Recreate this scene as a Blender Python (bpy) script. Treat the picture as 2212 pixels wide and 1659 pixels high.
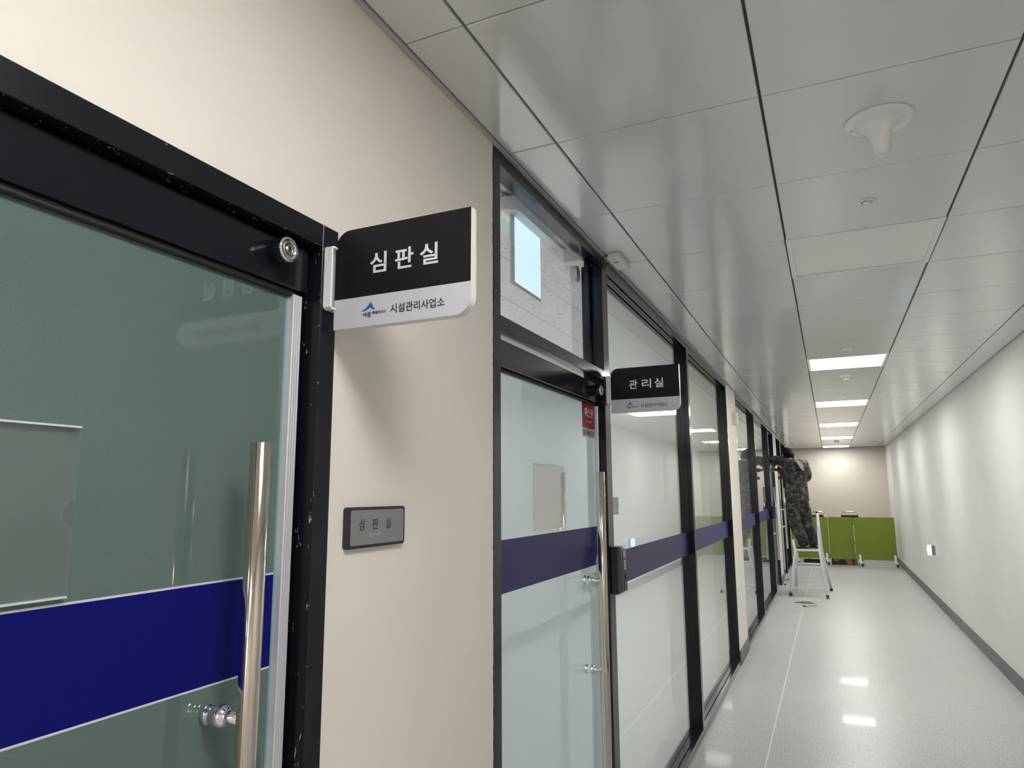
import bpy, bmesh, math, random
from mathutils import Vector, Matrix
for _o in list(bpy.data.objects):
    bpy.data.objects.remove(_o)
SC = bpy.context.scene
COL = SC.collection
random.seed(7)

# ------------------------------------------------------------------ camera, world, exposure
H, W = 2.68, 2.168            # ceiling height, corridor width; x = 0 is the left wall face, y runs down the corridor
cd = bpy.data.cameras.new('camera'); cam = bpy.data.objects.new('camera', cd); COL.objects.link(cam)
cd.sensor_width = 36.0; cd.sensor_fit = 'HORIZONTAL'; cd.lens = 36.0 * 1492.1 / 2212.0; cd.clip_start = 0.02
_p, _y, _r = 0.1574, 0.4262, -0.0057
F = Vector((-math.sin(_y), math.cos(_y), 0)); R = Vector((math.cos(_y), math.sin(_y), 0)); U = Vector((0, 0, 1))
F, U = math.cos(_p) * F + math.sin(_p) * U, math.cos(_p) * U - math.sin(_p) * F
R, U = math.cos(_r) * R + math.sin(_r) * U, math.cos(_r) * U - math.sin(_r) * R
M = Matrix(((R.x, U.x, -F.x), (R.y, U.y, -F.y), (R.z, U.z, -F.z))).to_4x4()
M.translation = Vector((0.877, 0.0, 1.6054)); cam.matrix_world = M
SC.camera = cam
wd = bpy.data.worlds.new('world'); SC.world = wd; wd.use_nodes = True
wd.node_tree.nodes['Background'].inputs[0].default_value = (0.8, 0.85, 0.9, 1); wd.node_tree.nodes['Background'].inputs[1].default_value = 0.02
SC.view_settings.view_transform = 'Standard'; SC.view_settings.look = 'None'
SC.view_settings.gamma = 1.0; SC.view_settings.use_curve_mapping = False; SC.view_settings.exposure = 0.16
SC.cycles.use_denoising = True
SC.cycles.max_bounces = 12; SC.cycles.diffuse_bounces = 7; SC.cycles.glossy_bounces = 5; SC.cycles.transparent_max_bounces = 12
LAMP = 25.0                   # radiance of the ceiling panels down the corridor
LAMP_NEAR = 25.0              # of those above and behind the camera
ROOM_LAMP = 78.0

# ------------------------------------------------------------------ materials
def mat(name, col, rough=0.5, metal=0.0, ior=1.5, emit=None, estr=0.0, coat=0.0, coat_rough=0.03, alpha=1.0):
    m = bpy.data.materials.new(name); m.use_nodes = True
    b = m.node_tree.nodes['Principled BSDF']
    b.inputs['Base Color'].default_value = (*col, 1); b.inputs['Roughness'].default_value = rough
    b.inputs['Metallic'].default_value = metal; b.inputs['IOR'].default_value = ior
    b.inputs['Coat Weight'].default_value = coat; b.inputs['Coat Roughness'].default_value = coat_rough
    if emit: b.inputs['Emission Color'].default_value = (*emit, 1); b.inputs['Emission Strength'].default_value = estr
    return m
def nn(m, t, **kw):
    n = m.node_tree.nodes.new(t)
    for k, v in kw.items(): setattr(n, k, v)
    return n
def lk(m, a, b): m.node_tree.links.new(a, b)
def bsdf(m): return m.node_tree.nodes['Principled BSDF']
def coords(m, scale=(1, 1, 1), kind='Object'):
    t = nn(m, 'ShaderNodeTexCoord'); mp = nn(m, 'ShaderNodeMapping'); mp.inputs['Scale'].default_value = scale
    lk(m, t.outputs[kind], mp.inputs[0]); return mp.outputs[0]
def world_coords(m, scale=(1, 1, 1)):
    g = nn(m, 'ShaderNodeNewGeometry'); mp = nn(m, 'ShaderNodeMapping'); mp.inputs['Scale'].default_value = scale
    lk(m, g.outputs['Position'], mp.inputs[0]); return mp.outputs[0]
def noise(m, vec, scale, detail=3, rough=0.55):
    n = nn(m, 'ShaderNodeTexNoise'); n.inputs['Scale'].default_value = scale; n.inputs['Detail'].default_value = detail
    n.inputs['Roughness'].default_value = rough; lk(m, vec, n.inputs['Vector']); return n.outputs[0]
def ramp(m, fac, stops, interp='LINEAR'):
    r = nn(m, 'ShaderNodeValToRGB'); r.color_ramp.interpolation = interp
    el = r.color_ramp.elements
    while len(el) < len(stops): el.new(0.5)
    for e, (p, c) in zip(el, stops): e.position = p; e.color = (*c, 1) if len(c) == 3 else c
    lk(m, fac, r.inputs[0]); return r.outputs[0]
def bump(m, h, strength, dist=0.002):
    b = nn(m, 'ShaderNodeBump'); b.inputs['Strength'].default_value = strength; b.inputs['Distance'].default_value = dist
    lk(m, h, b.inputs['Height']); lk(m, b.outputs[0], bsdf(m).inputs['Normal'])
def sc3(c, k): return tuple(x * k for x in c)
def paint(name, col, rough=0.55, var=0.04, bstr=0.25):
    m = mat(name, col, rough); v = world_coords(m)
    n = noise(m, v, 1.3, 4)
    c = ramp(m, n, [(0.3, sc3(col, 1 - var)), (0.7, sc3(col, 1 + var))]); lk(m, c, bsdf(m).inputs['Base Color'])
    bump(m, noise(m, v, 260, 2), bstr, 0.0012); return m

CREAM = (0.80, 0.755, 0.69)
m_cream = paint('cream_wall_paint', CREAM)
m_right = paint('pale_wall_paint', (0.68, 0.668, 0.638))
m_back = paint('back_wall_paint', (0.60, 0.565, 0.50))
m_black = mat('black_frame_metal', (0.007, 0.0075, 0.012), 0.16, ior=1.42)
m_black_dull = mat('black_plastic', (0.015, 0.015, 0.019), 0.42)
m_silver = mat('silver_aluminium', (0.70, 0.70, 0.75), 0.36, 0.35)
m_alu = mat('ladder_aluminium', (0.80, 0.80, 0.83), 0.28, 0.6)
m_steel = mat('polished_steel', (0.66, 0.60, 0.54), 0.10, 1.0)
m_chrome = mat('chrome', (0.86, 0.87, 0.89), 0.06, 1.0)
m_white = mat('white_plastic', (0.84, 0.84, 0.86), 0.35)
m_offwhite = mat('off_white_plastic', (0.70, 0.70, 0.68), 0.4)
m_signwhite = mat('sign_white', (0.60, 0.59, 0.66), 0.4)
m_signedge = mat('sign_edge_acrylic', (0.80, 0.78, 0.72), 0.3)
m_signblack = mat('sign_black', (0.0095, 0.0092, 0.0135), 0.38, ior=1.3)
m_letterwhite = mat('letter_white', (0.74, 0.75, 0.84), 0.5)
m_letterdark = mat('letter_dark', (0.02, 0.018, 0.028), 0.5)
m_plategrey = mat('plate_grey', (0.215, 0.215, 0.22), 0.45)
m_platedark = mat('plate_frame', (0.018, 0.017, 0.028), 0.35)
m_red = mat('sticker_red', (0.27, 0.006, 0.014), 0.45, ior=1.3)
m_stickergrey = mat('sticker_grey', (0.50, 0.50, 0.49), 0.4)
m_paper = mat('white_paper', (0.90, 0.89, 0.90), 0.7)
m_basebd = paint('grey_baseboard', (0.135, 0.13, 0.138), 0.5, 0.06, 0.1)
m_caulk = mat('white_caulk', (0.75, 0.72, 0.68), 0.6)
m_grout = mat('grey_grout', (0.12, 0.12, 0.12), 0.7)
m_seam2 = mat('pale_seam_filler', (0.60, 0.59, 0.585), 0.5)
m_seam = mat('white_seam_filler', (0.86, 0.85, 0.83), 0.6)
m_dark = mat('dark_rubber', (0.012, 0.012, 0.014), 0.6)
m_brown = mat('orange_board', (0.34, 0.11, 0.03), 0.6)
m_card = mat('card_beige', (0.55, 0.48, 0.44), 0.7)
m_lamp_off = mat('diffuser_off', (0.86, 0.86, 0.84), 0.3)
m_lamp_on = mat('diffuser_lit', (0.9, 0.9, 0.9), 0.4, emit=(1.0, 0.985, 0.95), estr=LAMP)
m_lamp_near = mat('diffuser_lit_near', (0.9, 0.9, 0.9), 0.4, emit=(1.0, 0.985, 0.95), estr=LAMP_NEAR)
m_lamp_end = mat('diffuser_lit_end', (0.9, 0.9, 0.9), 0.4, emit=(1.0, 0.985, 0.95), estr=LAMP * 0.85)
m_room_on = mat('room_diffuser_lit', (0.9, 0.9, 0.9), 0.4, emit=(1.0, 0.975, 0.975), estr=ROOM_LAMP)
m_exit = mat('exit_panel_glow', (0.7, 0.8, 0.9), 0.3, emit=(0.62, 0.80, 1.0), estr=1.1)
m_exitgreen = mat('exit_panel_back_glow', (0.2, 0.7, 0.5), 0.3, emit=(0.12, 0.75, 0.45), estr=1.3)
m_cyan = mat('guide_light_glow', (0.6, 0.9, 0.95), 0.3, emit=(0.45, 0.95, 1.0), estr=1.6)
m_ledred = mat('red_led', (0.5, 0.02, 0.02), 0.4, emit=(1, 0.05, 0.03), estr=1.5)

# satin metal ceiling panels, slightly wavy
m_ceil = mat('ceiling_panel_metal', (0.66, 0.667, 0.675), 0.15, ior=2.1)
_v = world_coords(m_ceil, (1.0, 1.6, 1.0))
bump(m_ceil, noise(m_ceil, _v, 2.2, 2), 0.16, 0.010)
m_ceilgap = mat('ceiling_gap', (0.10, 0.10, 0.10), 0.6)
m_trim = mat('ceiling_angle', (0.46, 0.45, 0.45), 0.35)

# floor: polished grey terrazzo-look tile
m_tile = mat('speckled_floor_tile', (0.5, 0.5, 0.5), 0.34, ior=1.42, coat=0.06, coat_rough=0.04)
_v = world_coords(m_tile)
_oi = nn(m_tile, 'ShaderNodeObjectInfo')
_vo = nn(m_tile, 'ShaderNodeTexVoronoi'); _vo.inputs['Scale'].default_value = 150; lk(m_tile, _v, _vo.inputs['Vector'])
_n1 = noise(m_tile, _v, 95, 4, 0.7)
_sp = ramp(m_tile, _n1, [(0.30, (0.17, 0.17, 0.17)), (0.43, (0.47, 0.465, 0.465)), (0.57, (0.60, 0.595, 0.59)), (0.70, (0.73, 0.72, 0.71))])
_mx = nn(m_tile, 'ShaderNodeMix'); _mx.data_type = 'RGBA'; _mx.blend_type = 'MULTIPLY'; _mx.inputs[0].default_value = 1.0
_rr = ramp(m_tile, _oi.outputs['Random'], [(0.0, (0.975, 0.975, 0.98)), (1.0, (1.0, 1.0, 0.995))])
lk(m_tile, _sp, _mx.inputs[6]); lk(m_tile, _rr, _mx.inputs[7]); lk(m_tile, _mx.outputs[2], bsdf(m_tile).inputs['Base Color'])
bump(m_tile, noise(m_tile, world_coords(m_tile, (0.6, 2.2, 1)), 5, 2), 0.10, 0.004)

# glass: a film-backed pane (what the photo shows nothing through) under a clear mirror-smooth face, and a clear pane
def clear(name, tint, extra=0.0):
    m = bpy.data.materials.new(name); m.use_nodes = True; nt = m.node_tree
    nt.nodes.remove(nt.nodes['Principled BSDF']); out = nt.nodes['Material Output']
    tr = nt.nodes.new('ShaderNodeBsdfTransparent'); tr.inputs[0].default_value = (*tint, 1)
    gl = nt.nodes.new('ShaderNodeBsdfGlossy'); gl.inputs['Roughness'].default_value = 0.01
    fr = nt.nodes.new('ShaderNodeFresnel'); fr.inputs[0].default_value = 1.5
    ge = nt.nodes.new('ShaderNodeNewGeometry'); iv = nt.nodes.new('ShaderNodeMath'); iv.operation = 'SUBTRACT'; iv.inputs[0].default_value = 1.0; nt.links.new(ge.outputs['Backfacing'], iv.inputs[1])
    mu = nt.nodes.new('ShaderNodeMath'); mu.operation = 'MULTIPLY'; a = nt.nodes.new('ShaderNodeMath'); a.operation = 'ADD'; nt.links.new(fr.outputs[0], a.inputs[0]); a.inputs[1].default_value = 1.0
    d2 = nt.nodes.new('ShaderNodeMath'); d2.operation = 'DIVIDE'; nt.links.new(fr.outputs[0], d2.inputs[0]); nt.links.new(a.outputs[0], d2.inputs[1])
    d3 = nt.nodes.new('ShaderNodeMath'); d3.operation = 'MULTIPLY'; nt.links.new(d2.outputs[0], d3.inputs[0]); d3.inputs[1].default_value = 2.0
    nt.links.new(d3.outputs[0], mu.inputs[0]); nt.links.new(iv.outputs[0], mu.inputs[1])
    mx = nt.nodes.new('ShaderNodeMixShader'); nt.links.new(mu.outputs[0], mx.inputs[0]); nt.links.new(tr.outputs[0], mx.inputs[1]); nt.links.new(gl.outputs[0], mx.inputs[2])
    res = mx.outputs[0]
    if extra:
        df = nt.nodes.new('ShaderNodeBsdfDiffuse'); df.inputs[0].default_value = (0.55, 0.52, 0.50, 1)
        m2 = nt.nodes.new('ShaderNodeMixShader'); m2.inputs[0].default_value = extra
        nt.links.new(res, m2.inputs[1]); nt.links.new(df.outputs[0], m2.inputs[2]); res = m2.outputs[0]
    nt.links.new(res, out.inputs[0]); return m
def film(name, col, var=0.05, through=0.0):
    # frosted film behind clear float glass: diffuse layer under the mirror of both glass faces, 2R / (1 + R)
    m = bpy.data.materials.new(name); m.use_nodes = True; m.node_tree.nodes.remove(bsdf(m))
    v = world_coords(m); c = ramp(m, noise(m, v, 700, 2), [(0.3, sc3(col, 1 - var)), (0.7, sc3(col, 1 + var))])
    df = nn(m, 'ShaderNodeBsdfDiffuse'); lk(m, c, df.inputs[0])
    if through:
        tl = nn(m, 'ShaderNodeBsdfTranslucent'); lk(m, c, tl.inputs[0]); m0 = nn(m, 'ShaderNodeMixShader'); m0.inputs[0].default_value = through
        lk(m, df.outputs[0], m0.inputs[1]); lk(m, tl.outputs[0], m0.inputs[2]); df = m0
    gl = nn(m, 'ShaderNodeBsdfGlossy'); gl.inputs['Roughness'].default_value = 0.004
    fr = nn(m, 'ShaderNodeFresnel'); fr.inputs[0].default_value = 1.5
    a = nn(m, 'ShaderNodeMath', operation='ADD'); lk(m, fr.outputs[0], a.inputs[0]); a.inputs[1].default_value = 1.0
    b = nn(m, 'ShaderNodeMath', operation='DIVIDE'); lk(m, fr.outputs[0], b.inputs[0]); lk(m, a.outputs[0], b.inputs[1])
    k = nn(m, 'ShaderNodeMath', operation='MULTIPLY'); lk(m, b.outputs[0], k.inputs[0]); k.inputs[1].default_value = 2.0
    mx = nn(m, 'ShaderNodeMixShader'); lk(m, k.outputs[0], mx.inputs[0]); lk(m, df.outputs[0], mx.inputs[1]); lk(m, gl.outputs[0], mx.inputs[2])
    lk(m, mx.outputs[0], m.node_tree.nodes['Material Output'].inputs[0]); return m
m_film_green = film('frosted_green_glass', (0.105, 0.155, 0.145), 0.16)
m_film_pale = film('frosted_pale_glass', (0.50, 0.585, 0.59), 0.05, 0.36)
m_film_panel = film('added_panel_film', (0.885, 0.89, 0.88), 0.05, 0.5)
m_film_far = film('frosted_far_glass', (0.80, 0.82, 0.79))
m_pass = clear('film_back_face', (0.97, 0.98, 0.97))
m_glassedge = mat('glass_edge', (0.16, 0.34, 0.34), 0.1, ior=1.5)
m_band = mat('blue_film_band', (0.005, 0.006, 0.135), 0.42, ior=1.2)
m_band_veiled = mat('blue_film_band_veiled', (0.026, 0.020, 0.135), 0.36, ior=1.30)  # same blue film, with the pale veil of reflection mixed into its colour
m_bandline = mat('band_white_line', (0.62, 0.63, 0.70), 0.3)
m_clear = clear('clear_glass', (0.94, 0.97, 0.96))
m_acrylic = clear('clear_acrylic', (0.995, 0.995, 0.995), 0.012)
# mineral-fibre tile with fissures
m_mineral = mat('fissured_mineral_tile', (0.62, 0.63, 0.64), 0.8)
_v = world_coords(m_mineral, (1.0, 0.45, 1.0))
_c = ramp(m_mineral, noise(m_mineral, _v, 62, 3, 0.6), [(0.0, (0.12, 0.12, 0.12)), (0.350, (0.14, 0.14, 0.14)), (0.366, (0.62, 0.63, 0.64)), (1.0, (0.62, 0.63, 0.64))])
lk(m_mineral, _c, bsdf(m_mineral).inputs['Base Color'])
# painted door frame with chipped edges (chips sit along the frame's own arrises)
m_chip = mat('black_frame_chipped', (0.007, 0.0075, 0.012), 0.26, ior=1.42)
bump(m_chip, noise(m_chip, world_coords(m_chip), 900, 2), 0.12, 0.0004)
def chip_mask(m, axis, val, wid):
    g = nn(m, 'ShaderNodeNewGeometry'); s = nn(m, 'ShaderNodeSeparateXYZ'); lk(m, g.outputs['Position'], s.inputs[0])
    a = nn(m, 'ShaderNodeMath', operation='SUBTRACT'); lk(m, s.outputs[axis], a.inputs[0]); a.inputs[1].default_value = val
    b = nn(m, 'ShaderNodeMath', operation='ABSOLUTE'); lk(m, a.outputs[0], b.inputs[0])
    c = nn(m, 'ShaderNodeMath', operation='LESS_THAN'); lk(m, b.outputs[0], c.inputs[0]); c.inputs[1].default_value = wid
    return c.outputs[0]
def mth(m, op, a, b):
    n = nn(m, 'ShaderNodeMath', operation=op); lk(m, a, n.inputs[0])
    if isinstance(b, float): n.inputs[1].default_value = b
    else: lk(m, b, n.inputs[1])
    return n.outputs[0]
_n = mth(m_chip, 'GREATER_THAN', noise(m_chip, world_coords(m_chip, (1, 1, 0.35)), 90, 5, 0.75), 0.645)
_e = mth(m_chip, 'MAXIMUM', mth(m_chip, 'MAXIMUM', chip_mask(m_chip, 2, 2.0855, 0.0022), chip_mask(m_chip, 2, 2.129, 0.0022)), chip_mask(m_chip, 1, 1.0285, 0.0016))
_k = mth(m_chip, 'MULTIPLY', _n, _e)
_c = ramp(m_chip, _k, [(0.0, (0.007, 0.0075, 0.012)), (1.0, (0.42, 0.43, 0.46))]); lk(m_chip, _c, bsdf(m_chip).inputs['Base Color'])
# green felt, camouflage cloth
m_green = mat('green_felt', (0.14, 0.20, 0.018), 0.9)
_c = ramp(m_green, noise(m_green, world_coords(m_green), 90, 4, 0.7), [(0.3, (0.155, 0.20, 0.022)), (0.7, (0.215, 0.265, 0.04))]); lk(m_green, _c, bsdf(m_green).inputs['Base Color'])
m_green_edge = mat('pale_green_edge', (0.36, 0.42, 0.22), 0.6)
def camo(name, k):
    m = mat(name, (0.03, 0.025, 0.02), 0.85); v = world_coords(m)
    s = nn(m, 'ShaderNodeVectorMath', operation='SNAP'); lk(m, v, s.inputs[0]); s.inputs[1].default_value = (0.013, 0.013, 0.013)
    n = noise(m, s.outputs[0], 13, 5, 0.75)
    c = ramp(m, n, [(0.0, sc3((0.012, 0.010, 0.012), k)), (0.45, sc3((0.032, 0.028, 0.028), k)), (0.53, sc3((0.085, 0.068, 0.058), k)), (0.60, sc3((0.19, 0.15, 0.12), k))], 'CONSTANT')
    lk(m, c, bsdf(m).inputs['Base Color']); bump(m, noise(m, v, 22, 3), 0.8, 0.03); return m
m_camo = camo('camouflage_cloth', 1.0); m_boot = camo('dusty_boot_suede', 0.75)
m_skin = mat('skin', (0.36, 0.17, 0.11), 0.55); m_hair = mat('black_hair', (0.005, 0.005, 0.006), 0.75, ior=1.25)
m_shoulder = mat('pale_shoulder', (0.62, 0.56, 0.58), 0.8); m_drill = mat('dark_red_tool', (0.07, 0.018, 0.014), 0.45)
m_emblem = [mat('emblem_blue', (0.012, 0.05, 0.36), 0.4), mat('emblem_sky', (0.03, 0.20, 0.52), 0.4)]

# ------------------------------------------------------------------ object helpers
def world_loc(o):
    v = Vector(o.location); p = o.parent
    while p: v += Vector(p.location); p = p.parent
    return v
def tag(o, label=None, cat=None, group=None, kind=None):
    if label: o['label'] = label
    if cat: o['category'] = cat
    if group: o['group'] = group
    if kind: o['kind'] = kind
    return o
def empty(name, loc, label=None, cat=None, group=None, kind=None):
    o = bpy.data.objects.new(name, None); COL.objects.link(o); o.location = loc; o.empty_display_size = 0.05
    return tag(o, label, cat, group, kind)
def obj(name, bm, m, parent=None, smooth=False, label=None):
    if parent: bmesh.ops.translate(bm, vec=-world_loc(parent), verts=bm.verts)
    bmesh.ops.recalc_face_normals(bm, faces=bm.faces)
    me = bpy.data.meshes.new(name); bm.to_mesh(me); bm.free()
    for x in (m if isinstance(m, (list, tuple)) else [m]): me.materials.append(x)
    if smooth:
        for p in me.polygons: p.use_smooth = True
    o = bpy.data.objects.new(name, me); COL.objects.link(o); o.parent = parent
    if label: o['label'] = label
    return o
def box(x0, x1, y0, y1, z0, z1, bev=0.0, seg=1, bm=None):
    b = bmesh.new()
    vs = [b.verts.new((x, y, z)) for x in (x0, x1) for y in (y0, y1) for z in (z0, z1)]
    for f in ((0, 1, 3, 2), (4, 6, 7, 5), (0, 4, 5, 1), (2, 3, 7, 6), (0, 2, 6, 4), (1, 5, 7, 3)): b.faces.new([vs[i] for i in f])
    if bev: bmesh.ops.bevel(b, geom=b.edges[:], offset=bev, segments=seg, profile=0.5, affect='EDGES')
    return merge(bm, b)
def merge(bm, b):
    if bm is None: return b
    me = bpy.data.meshes.new('tmp'); b.to_mesh(me); b.free(); bm.from_mesh(me); bpy.data.meshes.remove(me); return bm
def prism(poly, axis, t0, t1, bm=None, bev=0.0, seg=2):
    # poly: points in the two axes other than `axis`, in x,y,z order
    b = bmesh.new()
    def P(a, c, t): return {'X': (t, a, c), 'Y': (a, t, c), 'Z': (a, c, t)}[axis]
    v0 = [b.verts.new(P(a, c, t0)) for a, c in poly]; v1 = [b.verts.new(P(a, c, t1)) for a, c in poly]
    n = len(poly); b.faces.new(v0); b.faces.new(v1[::-1])
    for i in range(n): b.faces.new((v0[i], v0[(i + 1) % n], v1[(i + 1) % n], v1[i]))
    if bev: bmesh.ops.bevel(b, geom=[e for e in b.edges if (e.verts[0] in v0) == (e.verts[1] in v0)], offset=bev, segments=seg, affect='EDGES')
    return merge(bm, b)
def rrect(a0, a1, c0, c1, r, corners=(1, 1, 1, 1), n=6):
    # rounded rectangle; corners: (a0c0, a1c0, a1c1, a0c1)
    out = []
    for (ca, cc, st, on) in ((a0, c0, 180, corners[0]), (a1, c0, 270, corners[1]), (a1, c1, 0, corners[2]), (a0, c1, 90, corners[3])):
        rr = r if on else 0.0
        if not on: out.append((ca, cc)); continue
        oa = ca + (rr if ca == a0 else -rr); oc = cc + (rr if cc == c0 else -rr)
        for i in range(n + 1):
            t = math.radians(st + 90 * i / n); out.append((oa + rr * math.cos(t), oc + rr * math.sin(t)))
    return out
def tube(pts, r, n=12, bm=None, caps=True):
    b = bmesh.new(); pts = [Vector(p) for p in pts]; rings = []
    rs = r if isinstance(r, (list, tuple)) else [r] * len(pts)
    ref = None
    for i, p in enumerate(pts):
        d = (pts[min(i + 1, len(pts) - 1)] - pts[max(i - 1, 0)]).normalized()
        if ref is None: ref = d.orthogonal().normalized()
        a = (ref - d * ref.dot(d)).normalized(); c = d.cross(a); ref = a
        rings.append([b.verts.new(p + (a * math.cos(2 * math.pi * k / n) + c * math.sin(2 * math.pi * k / n)) * rs[i]) for k in range(n)])
    for i in range(len(rings) - 1):
        for k in range(n): b.faces.new((rings[i][k], rings[i][(k + 1) % n], rings[i + 1][(k + 1) % n], rings[i + 1][k]))
    if caps: b.faces.new(rings[0][::-1]); b.faces.new(rings[-1])
    return merge(bm, b)
def lathe(profile, origin, axis=(0, 0, 1), n=32, bm=None):
    # profile: (radius, distance along axis)
    b = bmesh.new(); o = Vector(origin); d = Vector(axis).normalized(); a = d.orthogonal().normalized(); c = d.cross(a); rings = []
    for r, t in profile:
        if r < 1e-6: rings.append([b.verts.new(o + d * t)]); continue
        rings.append([b.verts.new(o + d * t + (a * math.cos(2 * math.pi * k / n) + c * math.sin(2 * math.pi * k / n)) * r) for k in range(n)])
    for A, B in zip(rings, rings[1:]):
        for k in range(n):
            k2 = (k + 1) % n
            if len(A) == 1 and len(B) == 1: break
            if len(A) == 1: b.faces.new((A[0], B[k2], B[k]))
            elif len(B) == 1: b.faces.new((A[k], A[k2], B[0]))
            else: b.faces.new((A[k], A[k2], B[k2], B[k]))
    return merge(bm, b)
def bar(p0, p1, wx, wz, up=(0, 0, 1), bm=None, bev=0.0):
    # rectangular bar from p0 to p1
    p0, p1 = Vector(p0), Vector(p1); d = (p1 - p0).normalized(); u = Vector(up); a = d.cross(u).normalized(); c = a.cross(d)
    b = bmesh.new(); vs = []
    for p in (p0, p1):
        vs.append([b.verts.new(p + a * sx * wx / 2 + c * sz * wz / 2) for sx, sz in ((-1, -1), (1, -1), (1, 1), (-1, 1))])
    b.faces.new(vs[0][::-1]); b.faces.new(vs[1])
    for k in range(4): b.faces.new((vs[0][k], vs[0][(k + 1) % 4], vs[1][(k + 1) % 4], vs[1][k]))
    if bev: bmesh.ops.bevel(b, geom=b.edges[:], offset=bev, segments=2, affect='EDGES')
    return merge(bm, b)
_glyphs = {}
def text_mesh(s, bold=0.0):
    k = (s, bold)
    if k not in _glyphs:
        cu = bpy.data.curves.new('t', 'FONT'); cu.body = s; cu.size = 1.0; cu.resolution_u = 4; cu.offset = bold; cu.extrude = 0.004
        o = bpy.data.objects.new('t', cu); COL.objects.link(o); bpy.context.view_layer.update()
        me = bpy.data.meshes.new_from_object(o.evaluated_get(bpy.context.evaluated_depsgraph_get()))
        bpy.data.objects.remove(o); bpy.data.curves.remove(cu); _glyphs[k] = me
    return _glyphs[k]
def letters(items, *a, **k):
    for it in items: text('letter', [it], *a, **k)
def text(name, items, m, parent, origin, u, v, n, bold=0.0, thick=0.0006):
    # items: (string, u0, v0, u1, v1) boxes in metres; u, v, n: world directions
    b = bmesh.new(); O, u, v, n = Vector(origin), Vector(u), Vector(v), Vector(n)
    for s, u0, v0, u1, v1 in items:
        me = text_mesh(s, bold); xs = [q.co.x for q in me.vertices]; ys = [q.co.y for q in me.vertices]
        if not xs: continue
        x0, x1, y0, y1 = min(xs), max(xs), min(ys), max(ys); t = bmesh.new(); t.from_mesh(me)
        for q in t.verts:
            q.co = O + u * (u0 + (q.co.x - x0) / (x1 - x0) * (u1 - u0)) + v * (v0 + (q.co.y - y0) / (y1 - y0) * (v1 - v0)) + n * (thick * (q.co.z + 0.004) / 0.008)
        merge(b, t)
    bmesh.ops.translate(b, vec=-world_loc(parent), verts=b.verts)
    me = bpy.data.meshes.new(name); b.to_mesh(me); b.free(); me.materials.append(m)
    o = bpy.data.objects.new(name, me); COL.objects.link(o); o.parent = parent; return o
def copy_obj(o, parent, loc):
    c = o.copy(); COL.objects.link(c); c.parent = parent; c.location = loc; return c
def copy_tree(o, parent=None, shift=(0, 0, 0)):
    c = o.copy(); COL.objects.link(c); c.parent = parent
    if parent is None: c.location = Vector(o.location) + Vector(shift)
    for ch in list(o.children): copy_tree(ch, c)
    return c

# ------------------------------------------------------------------ room shell
Y0, Y1 = -6.0, 19.12
floor = obj('floor', box(-0.2, W + 0.2, Y0, Y1 + 0.2, -0.12, -0.0015), m_grout); tag(floor, 'polished grey speckled tile floor of the corridor', 'floor', kind='structure')
FGAP = [0.002, 0.0036, 0.0008, 0.0010, 0.0016, 0.0018, 0.001]
FX = [0.004, 0.413, 0.8255, 1.238, 1.6505, 2.05, W]; TY = 0.405
b = box(0.004, W, Y0, 2.01 - 0.002, -0.02, 0.0); obj('tile', b, m_tile, floor)
protos = {}
k = 0
while 2.01 + k * TY < Y1:
    y = 2.01 + k * TY; y2 = min(y + TY, Y1)
    for i in range(6):
        key = (i, y2 < Y1)
        x0, x1 = FX[i], FX[i + 1]
        if key not in protos or y2 >= Y1:
            protos[key] = obj('tile', box(x0 + FGAP[i], x1 - FGAP[i + 1], y + 0.0007, y2 - 0.0007, -0.012, 0.0), m_tile, floor); protos[key]['y'] = y
        else:
            copy_obj(protos[key], floor, (0, y - protos[key]['y'], 0))
    k += 1

for i in range(1, 6):
    if True: obj('seam', box(FX[i] - FGAP[i], FX[i] + FGAP[i], 2.02, Y1 - 0.002, -0.010, -0.0004), m_seam if i == 1 else m_seam2, floor, label='white filled joint')

ceil = obj('ceiling', box(-0.02, W + 0.2, Y0, Y1 + 0.2, H + 0.016, H + 0.10), m_ceilgap); tag(ceil, 'suspended ceiling of satin grey square metal panels', 'ceiling', kind='structure')
CX = [0.014, 0.1765, 0.7765, 1.3765, 1.9865, W - 0.014]; CP = 0.6005; CY = 1.2835
def panel_mesh(w, l):
    b = bmesh.new(); g, c, t = 0.0018, 0.0022, 0.014
    rings = []
    for ins, z in ((g, t), (g, c), (g + c, 0.0)):
        rings.append([b.verts.new((x, y, z)) for x, y in ((-w / 2 + ins, -l / 2 + ins), (w / 2 - ins, -l / 2 + ins), (w / 2 - ins, l / 2 - ins), (-w / 2 + ins, l / 2 - ins))])
    for A, B in zip(rings, rings[1:]):
        for q in range(4): b.faces.new((A[q], A[(q + 1) % 4], B[(q + 1) % 4], B[q]))
    b.faces.new(rings[2]); b.faces.new(rings[0][::-1]); bmesh.ops.recalc_face_normals(b, faces=b.faces)
    me = bpy.data.meshes.new('panel'); b.to_mesh(me); b.free(); me.materials.append(m_ceil); return me
pm = [panel_mesh(CX[i + 1] - CX[i] - 0.004, CP) for i in range(5)]
LIGHTS = {}
for r in range(-12, 30):
    yc = CY + (r + 0.5) * CP
    if yc + CP / 2 > Y1 + 0.05 or yc - CP / 2 < Y0: continue
    kk, rem = divmod(r - 3, 5)
    for i in range(5):
        if i == 2 and rem == 0: LIGHTS[kk] = yc; continue
        o = bpy.data.objects.new('panel', pm[i]); COL.objects.link(o); o.parent = ceil
        o.location = ((CX[i] + CX[i + 1]) / 2, yc, H + random.uniform(0, 0.0008)); o.rotation_euler = (random.gauss(0, 0.0010), random.gauss(0, 0.0008), 0)
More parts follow.
